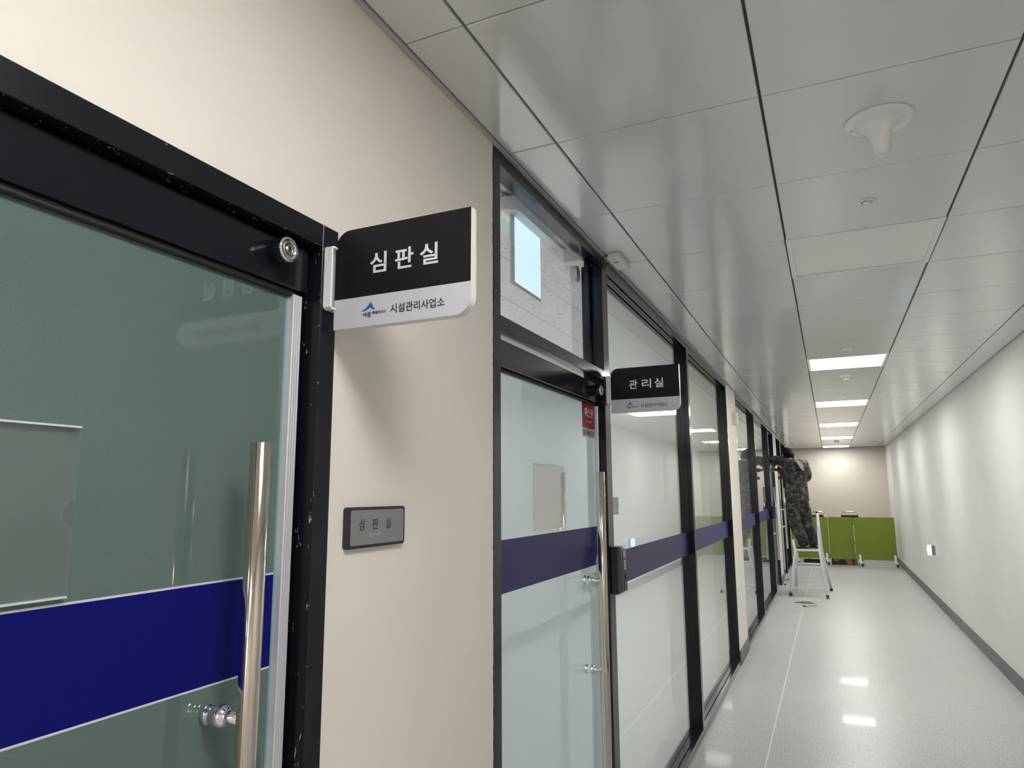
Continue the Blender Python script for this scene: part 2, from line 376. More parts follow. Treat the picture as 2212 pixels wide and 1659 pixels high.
# white metal wall angles
t = obj('trim_1', box(0.0, 0.0145, Y0, Y1, H - 0.004, H + 0.012, 0.0006), m_trim); tag(t, 'grey metal ceiling angle along the glazed wall', 'trim', kind='structure')
t = obj('trim_2', box(W - 0.0145, W, Y0, Y1, H - 0.004, H + 0.012, 0.0006), m_trim); tag(t, 'grey metal ceiling angle along the blank wall', 'trim', kind='structure')

b = prism([(Y0, 0), (-0.11, 0), (-0.11, 2.13), (1.074, 2.13), (1.074, 0), (1.798, 0), (1.798, H + 0.02), (Y0, H + 0.02)], 'X', -0.2, 0.0)
tag(obj('wall_left', b, m_cream), 'cream painted wall around the black door of the nearest room', 'wall', kind='structure')
tag(obj('wall_left', box(-0.2, 0, 7.08, 7.80, 0, H + 0.02), m_cream), 'narrow cream wall pier after the second window', 'wall', kind='structure')
tag(obj('wall_left', box(-0.2, 0, 13.27, 13.98, 0, H + 0.02), m_cream), 'narrow cream wall pier past the ladder', 'wall', kind='structure')
tag(obj('wall_left', box(-0.2, 0, 17.05, Y1, 0, H + 0.02), m_cream), 'short cream wall end behind the green screens', 'wall', kind='structure')
tag(obj('wall_right', box(W, W + 0.2, Y0, Y1, 0, H + 0.02), m_right), 'long blank pale wall along the corridor', 'wall', kind='structure')
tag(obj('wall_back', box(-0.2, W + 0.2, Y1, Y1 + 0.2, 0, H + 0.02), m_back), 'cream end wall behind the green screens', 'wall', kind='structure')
tag(obj('wall_front', box(-0.2, W + 0.2, Y0 - 0.2, Y0, 0, H + 0.02), m_cream), 'cream wall at the near end of the corridor', 'wall', kind='structure')
tag(obj('baseboard_right', box(W - 0.009, W, Y0, Y1, 0, 0.132, 0.0015), m_basebd), 'dark grey baseboard of the blank wall', 'baseboard', kind='structure')
tag(obj('baseboard_back', box(0, W - 0.009, Y1 - 0.009, Y1, 0, 0.132, 0.0015), m_basebd), 'dark grey baseboard of the end wall', 'baseboard', kind='structure')
for a, c, l in ((-5.99, -0.111, 'near the black door'), (1.076, 1.796, 'between the two nearest doors'), (7.083, 7.797, 'on the pier after the second window'), (13.275, 13.975, 'on the pier past the ladder'), (17.055, 18.99, 'behind the green screens')):
    tag(obj('baseboard_left', box(0, 0.009, a, c, 0, 0.132, 0.0015), m_basebd), 'dark grey baseboard ' + l, 'baseboard', kind='structure')
tag(obj('trim_3', box(0.0, 0.0035, 1.80, 17.04, 0.0, 0.0015), m_caulk), 'white caulk line along the foot of the glazed wall', 'trim', kind='structure')

b = bmesh.new(); zz = 0.135; L0 = []; rnd = random.Random(3)
while zz < 2.67: L0.append((1.7985 - 0.0015 - 0.003 * rnd.random() ** 2, zz)); zz += 0.012
tag(obj('trim_4', prism([(1.7995, 2.67), (1.7995, 0.135)] + L0, 'X', 0.0, 0.0012), m_dark), 'ragged dark sealant line beside the second door post', 'trim', kind='structure')
# room seen through the clear transom
RZ = 2.757
rf = obj('floor', box(-3.8, -0.2, 0.2, 17.2, -0.12, 0.0), m_tile); tag(rf, 'speckled floor of the office behind the glass', 'floor', kind='structure')
tag(obj('wall_far_left', box(-4.0, -3.8, 0.2, 17.2, 0, RZ + 0.1), m_right), 'far pale wall of the office behind the glass', 'wall', kind='structure')
tag(obj('wall_office_front', box(-4.0, -0.2, 0.0, 0.2, 0, RZ + 0.1), m_right), 'near partition wall of the office behind the glass', 'wall', kind='structure')
tag(obj('wall_office_back', box(-4.0, -0.2, 17.2, 17.4, 0, RZ + 0.1), m_right), 'far partition wall of the office behind the glass', 'wall', kind='structure')
tag(obj('wall_office_head', box(-0.2, -0.112, 2.975, 17.2, 2.69, RZ + 0.1), m_right), 'wall strip above the glazing, office side', 'wall', kind='structure')
tag(obj('wall_office_head', box(-0.088, -0.021, 1.80, 2.974, H - 0.003, RZ + 0.1), m_right), 'wall strip above the second door, office side', 'wall', kind='structure')
rc = obj('ceiling', box(-4.0, -0.09, 0.2, 17.4, RZ + 0.012, RZ + 0.1), m_mineral); tag(rc, 'fissured mineral tile ceiling of the office behind the glass', 'ceiling', kind='structure')
tm = None
for i in range(12):
    for j in range(11):
        x1 = -0.205 - 0.30 * i; y0 = 0.70 + 0.60 * j - 0.2
        if i in (6, 7) and j in (3, 7): continue
        if tm is None: tm = obj('tile', box(x1 - 0.2985, x1 - 0.0015, y0 + 0.0015, y0 + 0.5985, RZ, RZ + 0.01, 0.0015), m_mineral, rc); t0 = (x1, y0)
        else: copy_obj(tm, rc, (x1 - t0[0], y0 - t0[1], 0))

# ------------------------------------------------------------------ glazing
D = -0.135
def jamb(name, y, s, z0, z1, parent, w=0.028, m=m_black, steps=True, gx=-0.09):
    # s=+1: the piece lies towards +y of y (near jamb), s=-1: towards -y (far jamb)
    pts = [(0.0, y), (0.0, y + s * w), (-0.038, y + s * w), (-0.042, y + s * (w - 0.006)), (-0.050, y + s * (w - 0.006)), (-0.054, y + s * w), (gx + 0.006, y + s * w), (gx + 0.006, y + s * (w + 0.009)), (gx - 0.016, y + s * (w + 0.009)), (gx - 0.016, y + s * w), (gx - 0.022, y + s * w), (gx - 0.022, y)]
    return obj(name, prism(pts, 'Z', z0, z1), m, parent)
def head(name, y0, y1, zt, zb, parent, gx=-0.09):
    pts = [(0.0, zt), (0.0, zb), (-0.020, zb), (-0.024, zb + 0.008), (-0.034, zb + 0.008), (-0.038, zb), (-0.056, zb), (-0.060, zb + 0.008), (-0.066, zb + 0.008), (-0.070, zb), (gx + 0.006, zb), (gx + 0.006, zb - 0.006), (gx - 0.016, zb - 0.006), (gx - 0.016, zb), (D, zb), (D, zt)]
    return obj(name, prism(pts, 'Y', y0, y1), m_black, parent)
def sill(name, y0, y1, parent, h=0.05):
    pts = [(0.0, 0.0), (0.0, h), (-0.036, h), (-0.040, h - 0.010), (-0.047, h - 0.010), (-0.051, h), (-0.078, h), (-0.078, h + 0.008), (-0.106, h + 0.008), (-0.106, h), (D, h), (D, 0.0)]
    return obj(name, prism(pts, 'Y', y0, y1), m_black, parent)
def band(y0, y1, z0, z1, x, parent, m, lines=True):
    bnd = obj('blue_band', box(x, x + 0.0004, y0, y1, z0, z1), m, parent)
    if lines:
        for zz in (z0, z1): obj('white_line', box(x, x + 0.0005, y0, y1, zz - 0.0016, zz + 0.0016), m_bandline, bnd)
    return bnd
def pane(name, x0, x1, y0, y1, z0, z1, m, parent, lit):
    g = obj(name, box(x0, x1, y0, y1, z0, z1), [m, m_pass], parent)
    if lit:
        for p in g.data.polygons:
            if p.normal.x < 0.5: p.material_index = 1
    return g
def window(n, y0, y1, label, lit=False):
    # outer clear pane in the middle of the frame, added pale panel at its back
    w = empty('window_%d' % n, (0, (y0 + y1) / 2, 0), label, 'window', kind='structure')
    h = 0.05
    obj('sill', prism([(0.0, 0.0), (0.0, h), (-0.020, h), (-0.022, h - 0.008), (-0.028, h - 0.008), (-0.030, h), (-0.100, h), (-0.100, 0.0)], 'Y', y0, y1), m_black, w)
    zt, zb = H - 0.004, 2.634
    obj('head_frame', prism([(0.0, zt), (0.0, zb), (-0.020, zb), (-0.022, zb + 0.008), (-0.028, zb + 0.008), (-0.030, zb), (-0.060, zb), (-0.062, zb + 0.008), (-0.070, zb + 0.008), (-0.072, zb), (-0.100, zb), (-0.100, zt)], 'Y', y0, y1), m_black, w)
    for y, q in ((y0, 1), (y1, -1)):
        e = y + q * 0.028
        obj('jamb', prism([(0.0, y), (0.0, e), (-0.022, e), (-0.024, e - q * 0.005), (-0.030, e - q * 0.005), (-0.032, e), (-0.100, e), (-0.100, y)], 'Z', h, zb), m_black, w)
    g = obj('glass', box(-0.051, -0.045, y0 + 0.028, y1 - 0.028, h, zb), m_clear, w)
    band(y0 + 0.03, y1 - 0.03, 1.183, 1.337, -0.0449, g, m_band_veiled, False)
    pane('added_panel', -0.110, -0.1005, y0 + 0.010, y1 - 0.010, h - 0.02, zb + 0.02, m_film_panel, w, True)  # added panel, lit from behind; stands in for the pale office beyond
    return w
window(1, 2.975, 5.005, 'tall black framed window beside the second door', True)
window(2, 5.005, 7.08, 'tall black framed window ending at the first cream pier', True)
window(3, 7.80, 9.83, 'tall black framed window just past the first cream pier')
window(4, 9.83, 12.10, 'tall black framed window next to the man on the ladder')
window(5, 15.17, 17.05, 'last black framed window before the green screens')

def pull_handle(parent, x, y, gx, z0=0.51, z1=1.69):
    h = obj('pull_handle', lathe([(0, z0), (0.0155, z0), (0.0165, z0 + 0.001), (0.0165, z1 - 0.001), (0.0155, z1), (0, z1)], (x, y, 0), n=28), m_steel, parent, True)
    for zz in (0.93, 1.265):
        L = x - gx
        b = lathe([(0, 0), (0.0175, 0), (0.0175, 0.010), (0.015, 0.013), (0.015, 0.020), (0.0175, 0.023), (0.0175, 0.036), (0.013, 0.040), (0.0085, 0.046), (0.0085, L - 0.012), (0, L - 0.012)], (gx, y, zz), (1, 0, 0), 8 if False else 20)
        obj('standoff', b, m_chrome, h, True)
    return h
def lock_cylinder(parent, y, z, x0, x1, r=0.0235):
    b = lathe([(r, 0), (r, x1 - x0 - 0.004), (r - 0.001, x1 - x0 - 0.002)], (x0, y, z), (1, 0, 0), 32)
    c = obj('lock_cylinder', b, m_black, parent, True); t = x1 - x0
    obj('chrome_ring', lathe([(r - 0.0005, t - 0.003), (r, t), (r - 0.002, t + 0.002), (0.0155, t + 0.002), (0.0150, t)], (x0, y, z), (1, 0, 0), 32), m_chrome, c, True)
    b = lathe([(0.0152, t - 0.001), (0.0152, t + 0.0005), (0.0082, t + 0.0005), (0.0080, t - 0.0005), (0.0075, t - 0.0005), (0.0073, t + 0.0012), (0, t + 0.0012)], (x0, y, z), (1, 0, 0), 28)
    obj('key_barrel', b, mat('brushed_nickel', (0.50, 0.47, 0.42), 0.3, 1.0), c, True)
    b = lathe([(0.0023, t + 0.0010), (0.0023, t + 0.0015), (0, t + 0.0015)], (x0, y, z + 0.0035), (1, 0, 0), 12); box(x0 + t + 0.001, x0 + t + 0.0015, y - 0.0011, y + 0.0011, z - 0.005, z + 0.003, bm=b)
    obj('keyhole', b, m_dark, c)
    for a in (60, 200, 320):
        obj('pin', lathe([(0.0012, 0), (0.0012, 0.0012), (0, 0.0014)], (x0 + t + 0.0003, y + 0.0117 * math.cos(math.radians(a)), z + 0.0117 * math.sin(math.radians(a))), (1, 0, 0), 8), m_chrome, c)
    return c
def seal_strip(parent, y0, y1, z0, z1, x):
    pts = [(x - 0.016, y0), (x, y0)]; n = 4; w = (y1 - y0) / n
    for i in range(n): pts += [(x - 0.006, y0 + w * (i + 0.04)), (x, y0 + w * (i + 0.20)), (x + 0.002, y0 + w * (i + 0.38)), (x + 0.002, y0 + w * (i + 0.72)), (x, y0 + w * (i + 0.86)), (x - 0.006, y0 + w * (i + 0.96))]
    pts += [(x, y1), (x - 0.016, y1)]
    return obj('seal_strip', prism(pts, 'Z', z0, z1), m_silver, parent, label='ribbed silver edge strip')

# nearest door: black frame set in the cream wall, green frosted leaf
d1 = empty('door_1', (0, 0.5, 0), 'green frosted glass door in a chipped black frame', 'door', kind='structure')
obj('header', box(-0.135, 0.004, -0.06, 1.0275, 2.086, 2.132, 0.0012), m_chip, d1)
obj('jamb', box(-0.135, 0.004, 1.0285, 1.0745, 0.0, 2.132, 0.0012), m_chip, d1)
obj('jamb', box(-0.135, 0.004, -0.112, -0.061, 0.0, 2.132, 0.0012), m_chip, d1)
obj('door_stop_bead', box(-0.135, -0.062, -0.06, 1.028, 2.05, 2.086), m_black, d1)
leaf = obj('glass_leaf', box(-0.055, -0.043, -0.05, 0.985, 0.012, 1.995), m_film_green, d1)
obj('polished_edge', box(-0.0548, -0.0432, 0.9851, 0.989, 0.012, 1.985), m_glassedge, leaf)
band(-0.05, 0.985, 1.307, 1.4665, -0.0429, leaf, m_band)
tr = obj('top_rail', box(-0.068, -0.022, -0.05, 1.019, 1.992, 2.079, 0.003, 2), m_black, d1)
obj('gasket', box(-0.060, -0.032, -0.05, 1.000, 1.981, 1.992, 0.002), m_dark, tr)
obj('bottom_rail', box(-0.068, -0.022, -0.05, 1.019, 0.008, 0.09, 0.003, 2), m_black, d1)
lock_cylinder(tr, 0.9285, 2.047, -0.022, 0.011)
seal_strip(d1, 0.9895, 1.0135, 0.09, 1.984, -0.030)
pull_handle(d1, 0.040, 0.855, -0.043)
obj('backing', box(-0.19, -0.14, -0.112, 1.07, 0, 2.13), m_dark, d1)

def glass_door(n, y0, label, mirror=False, lock=True):
    # clear opening y0+.05 .. y0+1.125 between posts; mirror: hung the other way round
    L = 1.175
    def Y(a): return y0 + (L - a if mirror else a)
    def yy(a, c): return (min(Y(a), Y(c)), max(Y(a), Y(c)))
    d = empty('door_%d' % n, (0, y0 + L / 2, 0), label, 'door', kind='structure')
    jamb('post', y0, 1, 0.0, 2.633, d, 0.05, gx=-0.075); jamb('post', y0 + L, -1, 0.0, 2.633, d, 0.05, gx=-0.075)
    obj('head_frame', prism([(0.0, H - 0.004), (0.0, 2.633), (-0.020, 2.633), (-0.020, 2.647), (-0.044, 2.647), (-0.044, 2.660), (-0.068, 2.660), (-0.068, 2.668), (-0.088, 2.668), (-0.088, H - 0.004)], 'Y', y0, y0 + L), m_black, d)
    obj('transom_bar', box(-0.09, 0.0, *yy(0.05, 1.125), 2.100, 2.145, 0.0012), m_black, d)
    obj('transom_glass', box(-0.080, -0.074, *yy(0.05, 1.125), 2.145, 2.666), m_clear, d)
    obj('glazing_bead', box(-0.0735, -0.055, *yy(1.100, 1.125), 2.145, 2.650, 0.001), m_black, d)
    obj('glazing_bead', box(-0.0735, -0.055, *yy(0.05, 0.058), 2.145, 2.650, 0.001), m_black, d)
    leaf = pane('glass_leaf', -0.057, -0.045, *yy(0.056, 1.103), 0.012, 2.0, m_film_pale, d, True)
    obj('polished_edge', box(-0.0568, -0.0452, *yy(1.1031, 1.108), 0.012, 1.99), m_glassedge, leaf)
    band(*yy(0.056, 1.103), 1.306, 1.4655, -0.0449, leaf, m_band_veiled, False)
    tr = obj('top_rail', box(-0.068, -0.024, *yy(0.056, 1.122), 1.996, 2.082, 0.003, 2), m_black, d)
    obj('gasket', box(-0.062, -0.036, *yy(0.056, 1.105), 1.986, 1.996, 0.002), m_dark, tr)
    obj('bottom_rail', box(-0.068, -0.024, *yy(0.056, 1.122), 0.008, 0.09, 0.003, 2), m_black, d)
    lock_cylinder(tr, Y(1.035), 2.043, -0.024, 0.012)
    seal_strip(d, *yy(1.108, 1.121), 0.09, 1.984, -0.034)
    pull_handle(d, 0.040, Y(0.90), -0.045)
    if lock:
        q = obj('lock_case', prism(rrect(*yy(1.078, 1.118), 1.165, 1.345, 0.014), 'X', -0.045, -0.028, bev=0.003), m_silver, d)
        obj('thumb_turn', lathe([(0, 0), (0.030, 0), (0.030, 0.005), (0.017, 0.018), (0.014, 0.020), (0.014, 0.028), (0, 0.029)], (-0.045, Y(1.045), 1.250), (1, 0, 0), 24), m_silver, q, True)
    obj('threshold', box(D, 0.0, *yy(0.05, 1.125), 0.0, 0.008, 0.001), m_silver, d)
    return d
glass_door(2, 1.80, 'second glass door with a red sticker and clear transom')
glass_door(3, 12.10, 'glass door that the man on the ladder works at', True, False)
glass_door(4, 13.98, 'farthest glass door past the second cream pier', False, False)
# ------------------------------------------------------------------ ceiling lights and fittings
def ceiling_light(y, lit, label, z=H, x=1.0765, m=None, group=None):
    t = empty('ceiling_light', (x, y, z), label, 'light', group)
    b = bmesh.new(); h = 0.2985; r = 0.021
    for a0, a1, c0, c1 in ((-h, h, -h, -h + r), (-h, h, h - r, h), (-h, -h + r, -h + r, h - r), (h - r, h, -h + r, h - r)): box(x + a0, x + a1, y + c0, y + c1, z - 0.001, z + 0.012, bm=b)
    obj('frame', b, m_white, t); obj('diffuser', box(x - h + r, x + h - r, y - h + r, y + h - r, z + 0.004, z + 0.011), m or (m_lamp_on if lit else m_lamp_off), t)
    return t
for kk, y in sorted(LIGHTS.items()):
    words = {0: 'unlit square ceiling light panel, the only dark one', 1: 'lit square ceiling light panel, nearest of the glowing row', 2: 'lit square ceiling light panel, second of the glowing row', 3: 'lit square ceiling light panel, middle of the glowing row of five', 4: 'lit square ceiling light panel, fourth of the glowing row', 5: 'lit square ceiling light panel, last before the end wall'}
    ceiling_light(y, kk != 0, words.get(kk, 'lit square ceiling light panel %s the camera' % ('just above' if kk == -1 else ('behind' if kk == -2 else 'far behind'))), m=m_lamp_near if kk < 0 else (m_lamp_end if kk == 5 else None), group='square ceiling lights of the corridor')
for y, l in ((2.6, 'first'), (5.0, 'second'), (8.6, 'third'), (11.6, 'fourth'), (14.8, 'last')): ceiling_light(y, True, 'unseen lit ceiling light panel inside the office, %s from the exit light' % l, RZ, -2.305, m_room_on, 'unseen office ceiling lights')  # out of view; the last three are added to brighten the panes from behind

t = empty('antenna', (1.083, 2.155, H), 'white trumpet shaped ceiling antenna on a round plate', 'antenna')
obj('base_plate', lathe([(0, 0.0), (0.0915, 0.0), (0.0915, -0.004), (0.088, -0.010), (0.076, -0.0125), (0, -0.0125)], (1.083, 2.155, H), n=48), m_white, t, True)
obj('horn', lathe([(0.072, -0.0115), (0.060, -0.015), (0.047, -0.022), (0.037, -0.034), (0.030, -0.050), (0.0255, -0.070), (0.0215, -0.095), (0.0185, -0.106), (0.0165, -0.108), (0, -0.108)], (1.083, 2.155, H), n=40), m_white, t, True)
obj('status_led', lathe([(0.004, 0), (0.004, -0.002), (0, -0.003)], (1.010, 2.170, H - 0.0125), n=10), m_silver, t)
def sprinkler(x, y, l):
    t = empty('sprinkler', (x, y, H), l, 'sprinkler', 'flush ceiling sprinklers')
    obj('escutcheon', lathe([(0.020, -0.001), (0.022, -0.004), (0.030, -0.0035), (0.036, 0.0)], (x, y, H), n=32), m_white, t, True)
    obj('cup', lathe([(0.020, -0.001), (0.016, 0.006), (0, 0.006)], (x, y, H), n=24), m_dark, t)
    obj('deflector', lathe([(0.004, 0.006), (0.004, -0.004), (0.012, -0.005), (0.012, -0.0065), (0, -0.0065)], (x, y, H), n=16), m_chrome, t, True)
sprinkler(1.077, 2.783, 'flush white ceiling sprinkler between the antenna and the unlit panel')
sprinkler(1.066, 5.77, 'flush white ceiling sprinkler before the nearest lit panel')
sprinkler(1.066, 8.72, 'flush white ceiling sprinkler before the second lit panel')
sprinkler(1.066, 11.75, 'flush white ceiling sprinkler before the middle lit panel')
sprinkler(1.066, 14.75, 'flush white ceiling sprinkler before the fourth lit panel')
def smoke(x, y, l):
    t = empty('smoke_detector', (x, y, H), l, 'smoke detector', 'smoke detectors on the corridor ceiling')
    obj('base', lathe([(0.052, 0), (0.052, -0.008), (0.046, -0.014), (0, -0.014)], (x, y, H), n=32), m_white, t, True)
    obj('chamber', lathe([(0.030, -0.014), (0.030, -0.034), (0.026, -0.038), (0, -0.038)], (x, y, H), n=28), m_white, t, True)
    for i in range(8):
        a = 2 * math.pi * (i + 0.5) / 8
        obj('slot', bar((x + 0.0295 * math.cos(a), y + 0.0295 * math.sin(a), H - 0.018), (x + 0.0295 * math.cos(a), y + 0.0295 * math.sin(a), H - 0.028), 0.008, 0.003, (math.cos(a), math.sin(a), 0)), m_dark, t)
smoke(1.085, 7.09, 'white round smoke detector just past the nearest lit panel')
smoke(1.085, 16.4, 'white round smoke detector near the end wall')

# contact sensor at the head of the second door's post, with its cable
t = empty('contact_sensor', (0.058, 3.0, H - 0.004), 'white box sensor with a red mark fixed under the ceiling edge', 'sensor')
obj('housing', box(0.030, 0.090, 2.912, 3.095, H - 0.028, H - 0.0005, 0.004, 2), m_offwhite, t)
obj('red_mark', box(0.046, 0.066, 2.962, 2.982, H - 0.0284, H - 0.0279), mat('faded_red', (0.28, 0.05, 0.06), 0.5), t)
for xx in (0.048, 0.060): obj('slot', box(xx, xx + 0.009, 2.926, 2.932, H - 0.0284, H - 0.0279), m_dark, t)
obj('cable', tube([(0.034, 2.915, H - 0.010), (0.026, 2.905, H - 0.012), (0.016, 2.900, H - 0.022), (0.006, 2.893, H - 0.045), (0.002, 2.885, H - 0.06)], 0.0022, 8), m_dark, t, True)

# exit light in the office
t = empty('exit_light', (-0.2, 2.54, RZ), 'glowing ceiling exit light seen through the clear transom', 'exit light')
obj('housing', prism(rrect(-0.245, -0.155, 2.31, 2.79, 0.044, n=8), 'Z', RZ - 0.056, RZ - 0.001, bev=0.006), m_offwhite, t)
obj('glow_panel', box(-0.201, -0.196, 2.397, 2.668, 2.432, 2.706), m_exit, t)
obj('panel_back', box(-0.206, -0.2012, 2.397, 2.668, 2.432, 2.706), m_exitgreen, t, label='green glowing reverse of the panel')
obj('edge_frame', box(-0.2045, -0.1955, 2.362, 2.3968, 2.415, 2.706, 0.002), m_offwhite, t)
obj('edge_frame', box(-0.2045, -0.1955, 2.3968, 2.668, 2.415, 2.4318, 0.002), m_offwhite, t)
t = empty('motion_sensor', (-0.11, 2.93, 2.60), 'small white motion sensor high inside the office by the transom', 'sensor')
obj('housing', prism(rrect(2.868, 2.915, 2.555, 2.632, 0.018), 'X', -0.135, -0.100, bev=0.006), m_offwhite, t); obj('lens', box(-0.100, -0.0985, 2.880, 2.903, 2.567, 2.590, 0.0005), m_white, t)

# wall pieces
t = empty('wall_box', (0.0, 7.62, 2.35), 'small grey white box high on the first cream pier', 'sensor')
obj('housing', box(0.0, 0.045, 7.53, 7.63, 2.305, 2.435, 0.006, 2), m_offwhite, t); obj('lens', box(0.045, 0.047, 7.56, 7.60, 2.33, 2.36, 0.0008), m_white, t)
t = empty('guide_light', (W, 11.62, 0.77), 'small glowing bluish guide light low on the blank wall', 'light')
obj('body', box(W - 0.045, W, 11.55, 11.70, 0.715, 0.845, 0.006, 2), mat('grey_plastic', (0.22, 0.22, 0.27), 0.5), t)
obj('lens', prism(rrect(11.555, 11.695, 0.712, 0.848, 0.03), 'X', W - 0.085, W - 0.045, bev=0.01), m_cyan, t)

# ------------------------------------------------------------------ room signs
def room_sign(y, x0, z0, chars, label, bold=0.016):
    T, Wd, Ht = 0.020, 0.302, 0.199
    t = empty('room_sign', (x0, y, z0), label, 'sign')
    prof = rrect(x0, x0 + Wd, z0, z0 + Ht, 0.034, (0, 1, 0, 1), 10)
    obj('board', prism(prof, 'Y', y + 0.0005, y + T), m_signedge, t)
    dv = z0 + 0.0595
    up = [(a, c) for a, c in prof if c > dv]; lo = [(a, c) for a, c in prof if c < dv]
    e = 0.0006
    upper = [(x0 + Wd - e, dv)] + up + [(x0, dv)]
    obj('black_face', prism(upper, 'Y', y, y + 0.0006), m_signblack, t)
    lower = [lo[0]] + lo[1:] + [(x0 + Wd, dv), (x0, dv)]
    obj('white_face', prism(lower, 'Y', y, y + 0.0006), m_signwhite, t)
    O = (x0, y - 0.0006, z0); u, v, n = (1, 0, 0), (0, 0, 1), (0, 1, 0)
    letters([(c, a0, 0.103, a1, 0.1435) for c, a0, a1 in zip(chars, (0.083, 0.140, 0.195), (0.1205, 0.181, 0.234))], m_letterwhite, t, O, u, v, n, bold)
    text('office_name', [('시설관리사업소', 0.132, 0.019, 0.2485, 0.0365)], m_letterdark, t, O, u, v, n, 0.004)
    text('city_name', [('세', 0.0685, 0.0195, 0.0775, 0.027), ('종', 0.079, 0.0165, 0.0885, 0.0270), ('특별자치시', 0.0905, 0.0215, 0.1215, 0.0275)], m_letterdark, t, O, u, v, n, 0.006)
    em = empty_part = None
    outer = [(0.0655, 0.0305), (0.0725, 0.0335), (0.0775, 0.0375), (0.0825, 0.0415), (0.0865, 0.0475), (0.0900, 0.0425), (0.0935, 0.0365), (0.0985, 0.0308)]
    inner = [(0.0735, 0.0295), (0.0770, 0.0308), (0.0805, 0.0325), (0.0835, 0.0342), (0.0860, 0.0360), (0.0880, 0.0345), (0.0905, 0.0322), (0.0935, 0.0302)]
    b = bmesh.new()
    def lerp(L, s):
        s = min(max(s, 0), len(L) - 1.0001); i = int(s); f = s - i
        return (L[i][0] + (L[i + 1][0] - L[i][0]) * f, L[i][1] + (L[i + 1][1] - L[i][1]) * f)
    nray = 16
    for i in range(nray):
        s0, s1 = 7.0 * i / nray, 7.0 * (i + 0.66) / nray
        q = [lerp(outer, s0), lerp(outer, s1), lerp(inner, s1), lerp(inner, s0)]
        p = prism([(x0 + a, z0 + c) for a, c in q], 'Y', y - 0.0006, y)
        for f in p.faces: f.material_index = i % 2
        merge(b, p)
    em = obj('emblem', b, m_emblem, t, label='blue fan shaped emblem'); em['kind'] = 'stuff'
    # tray bracket that holds the board's edge
    br = obj('bracket', prism(rrect(y - 0.016, y + T, z0 + 0.040, z0 + 0.168, 0.006), 'X', 0.0045, 0.008, bev=0.001), m_white, t)
    obj('flange', box(0.008, x0 + 0.004, y - 0.016, y - 0.0115, z0 + 0.043, z0 + 0.165, 0.001), m_white, br)
    obj('flange', box(0.008, x0 + 0.004, y - 0.0115, y + T, z0 + 0.040, z0 + 0.0445, 0.001), m_white, br)
    obj('flange', box(0.008, x0 + 0.004, y - 0.0115, y + T, z0 + 0.1635, z0 + 0.168, 0.001), m_white, br)
    return t
room_sign(1.05, 0.019, 1.921, '심판실', 'black and white projecting room sign by the nearest door')
room_sign(2.948, 0.021, 1.953, '관리실', 'black and white projecting room sign by the second door')

def name_plate(x, y0, y1, z0, z1, s, chars, label, wall_right=False, ss=None):
    # s: +1 faces +x (left wall), -1 faces -x (right wall)
    t = empty('name_plate', (x, (y0 + y1) / 2, z0), label, 'name plate')
    obj('frame', prism(rrect(y0, y1, z0, z1, 0.005), 'X', *sorted((x, x + s * 0.010)), bev=0.0012), m_platedark, t)
    obj('face', prism(rrect(y0 + 0.011, y1 - 0.006, z0 + 0.006, z1 - 0.006, 0.004), 'X', *sorted((x + s * 0.0095, x + s * 0.0108))), m_plategrey, t)
    return t
t = name_plate(0.0, 1.123, 1.327, 1.4985, 1.580, 1, '', 'grey tactile name plate in a dark frame below the first sign')
letters([('심', 1.161, 1.534, 1.1785, 1.5565), ('판', 1.2055, 1.534, 1.2265, 1.5565), ('실', 1.2525, 1.534, 1.272, 1.5565)], m_letterdark, t, (0.0105, 0, 0), (0, 1, 0), (0, 0, 1), (1, 0, 0), 0.010)
b = bmesh.new()
for cx, pat in ((1.196, (1, 3, 5)), (1.203, (0, 3, 4)), (1.2105, (1, 2, 4)), (1.218, (0, 2, 3)), (1.2255, (1, 3, 5)), (1.2325, (0, 1, 3))):
    for p in pat: lathe([(0.0009, 0), (0.0006, 0.0005), (0, 0.0006)], (0.0106, cx + 0.0028 * (p % 2), 1.5265 - 0.0028 * (p // 2)), (1, 0, 0), 6, b)
o = obj('braille', b, m_white, t); o['kind'] = 'stuff'
t = empty('notice_plate', (-0.0445, 3.14, 1.51), 'small framed notice on the first window beside the keypad reader', 'notice')
obj('frame', box(-0.0446, -0.0440, 3.02, 3.245, 1.507, 1.585), mat('notice_frame', (0.10, 0.10, 0.10), 0.5), t)
obj('sheet', box(-0.0441, -0.0437, 3.022, 3.238, 1.510, 1.582), mat('notice_grey', (0.60, 0.60, 0.59), 0.5), t)
for yy_, za, zb_ in ((3.205, 1.538, 1.558), (3.165, 1.540, 1.556), (3.17, 1.524, 1.528)): obj('mark', box(-0.0438, -0.0435, yy_, yy_ + 0.006, za, zb_), m_plategrey, t)

